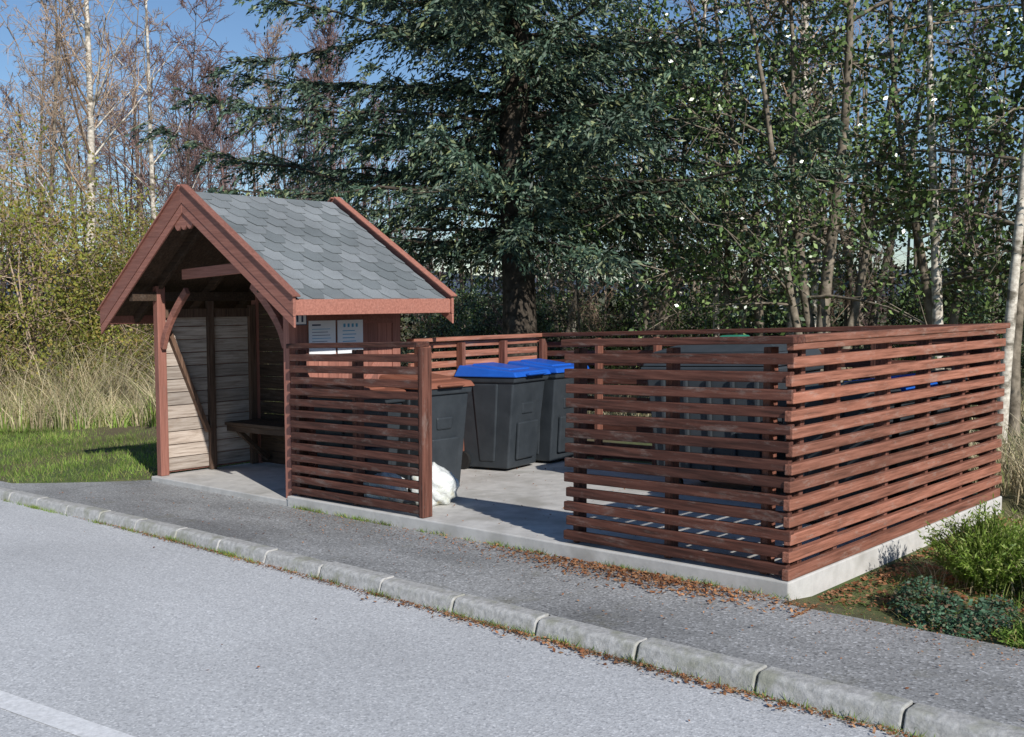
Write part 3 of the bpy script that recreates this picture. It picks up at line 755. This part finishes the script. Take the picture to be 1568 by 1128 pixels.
ii = rng.integers(0, 50, n); a = rng.uniform(0, 6.28, n); q = np.sqrt(rng.random(n))*(1+.25*rng.random(n))
X = mc[ii, 0]+np.cos(a)*q*mr[ii]; Y = mc[ii, 1]+np.sin(a)*q*mr[ii]; hh = mr[ii]*.8*np.sqrt(np.clip(1-q*q, 0, 1))+.01
C = np.stack([X, Y, g(X)-.165+hh*rng.uniform(.5, 1.3, n)], 1); k = Y > -.27; C = C[k]; n = len(C)
b.rhombs(C, rng.normal(size=(n, 3))*np.array([1, 1, .4]), rng.uniform(.016, .036, n), rng.uniform(.010, .022, n), 0, rng.normal(size=(n, 3))*.6+np.array([.2, -.2, 1]))
place(b.mesh('groundcover_plant', ['cover']), 'groundcover_plant', 0, 0, 0)
def feathery(name, x, y, r, h, stems, mat='lime'):
    b = Big(); C = []; D = []
    for k in range(stems):
        a = rng.uniform(0, 6.28); q = rng.random()**.6; L = h*rng.uniform(.6, 1.1)*(1.1-.3*q)
        o = np.array([np.cos(a), np.sin(a), 0]); t = np.linspace(0, 1, 18)
        P = o*(r*.25*q+r*q*.75*t**1.2)[:, None]; P[:, 2] = L*t*(1-.25*q*t)
        P += np.cumsum(rng.normal(size=(18, 3)), 0)*.004
        b.tube(P[::3], np.full(6, .0025), 3, 0)
        dd = np.gradient(P, axis=0); dd = unit(dd)
        for rep_ in range(2):
            C.append(P[3:]+rng.normal(size=(15, 3))*.008); D.append(dd[3:]+rng.normal(size=(15, 3))*.7)
    C = np.concatenate(C); D = np.concatenate(D); n = len(C)
    b.rhombs(C, D, rng.uniform(.025, .05, n), rng.uniform(.006, .012, n), 0)
    place(b.mesh(name, [mat]), name, x, y, float(g(x))-.19)
feathery('bright_shrub', .80, 1.15, .42, .52, 480); feathery('bright_shrub', 1.1, 1.75, .40, .46, 300); feathery('bright_shrub', 1.4, 1.05, .36, .38, 260)
feathery('bright_shrub', 1.9, 1.5, .5, .45, 300); feathery('low_shrub', 1.7, .35, .35, .28, 220, 'lawn'); feathery('low_shrub', 1.45, .0, .22, .2, 120, 'lawn')

# ------------------------------------------------------------------ hills
b = Big(); aa = np.radians(np.linspace(60, 210, 120)); rr = 900
hgt = 26+9*np.sin(aa*5)+5*np.sin(aa*13+1)+2*np.sin(aa*31)
top = np.stack([rr*1.2*np.cos(aa), rr*1.2*np.sin(aa), hgt], 1); bot = np.stack([rr*np.cos(aa), rr*np.sin(aa), 0*aa-12], 1)
nn = len(aa); i = np.arange(nn-1); b.add(np.concatenate([bot, top]), np.stack([i, i+1, nn+i+1, nn+i], 1), 0)
place(b.mesh('hills', ['hill']), 'hills', 0, 0, 0)

# ------------------------------------------------------------------ light, sky, camera
EL = math.radians(32); S = Vector((.948*math.cos(EL), -.32*math.cos(EL), math.sin(EL)))
w = bpy.data.worlds.new('World'); scene.world = w; w.use_nodes = True; nt = w.node_tree
bg = nt.nodes['Background']; sky = nt.nodes.new('ShaderNodeTexSky'); sky.sky_type = 'NISHITA'; sky.sun_disc = False
sky.sun_elevation = EL; sky.sun_rotation = math.atan2(.948, -.32); sky.air_density = 1.0; sky.dust_density = 0.0; sky.ozone_density = 5.0
nt.links.new(sky.outputs[0], bg.inputs[0]); bg.inputs[1].default_value = .10
sd = bpy.data.lights.new('sun', 'SUN'); sd.energy = 5; sd.angle = math.radians(.5); sd.color = (1, .965, .91)
so = bpy.data.objects.new('sun', sd); scene.collection.objects.link(so); so.rotation_euler = S.to_track_quat('Z', 'Y').to_euler()
cam = bpy.data.cameras.new('camera'); co = bpy.data.objects.new('camera', cam); scene.collection.objects.link(co)
co.location = (3.007, -5.391, 1.70); co.rotation_euler = (math.radians(90-4.24), 0, math.radians(44.27))
cam.lens = 35.6; cam.sensor_width = 36; cam.clip_end = 5000; cam.clip_start = .05
scene.camera = co
scene.view_settings.view_transform = 'Standard'; scene.view_settings.look = 'None'; scene.view_settings.exposure = 0
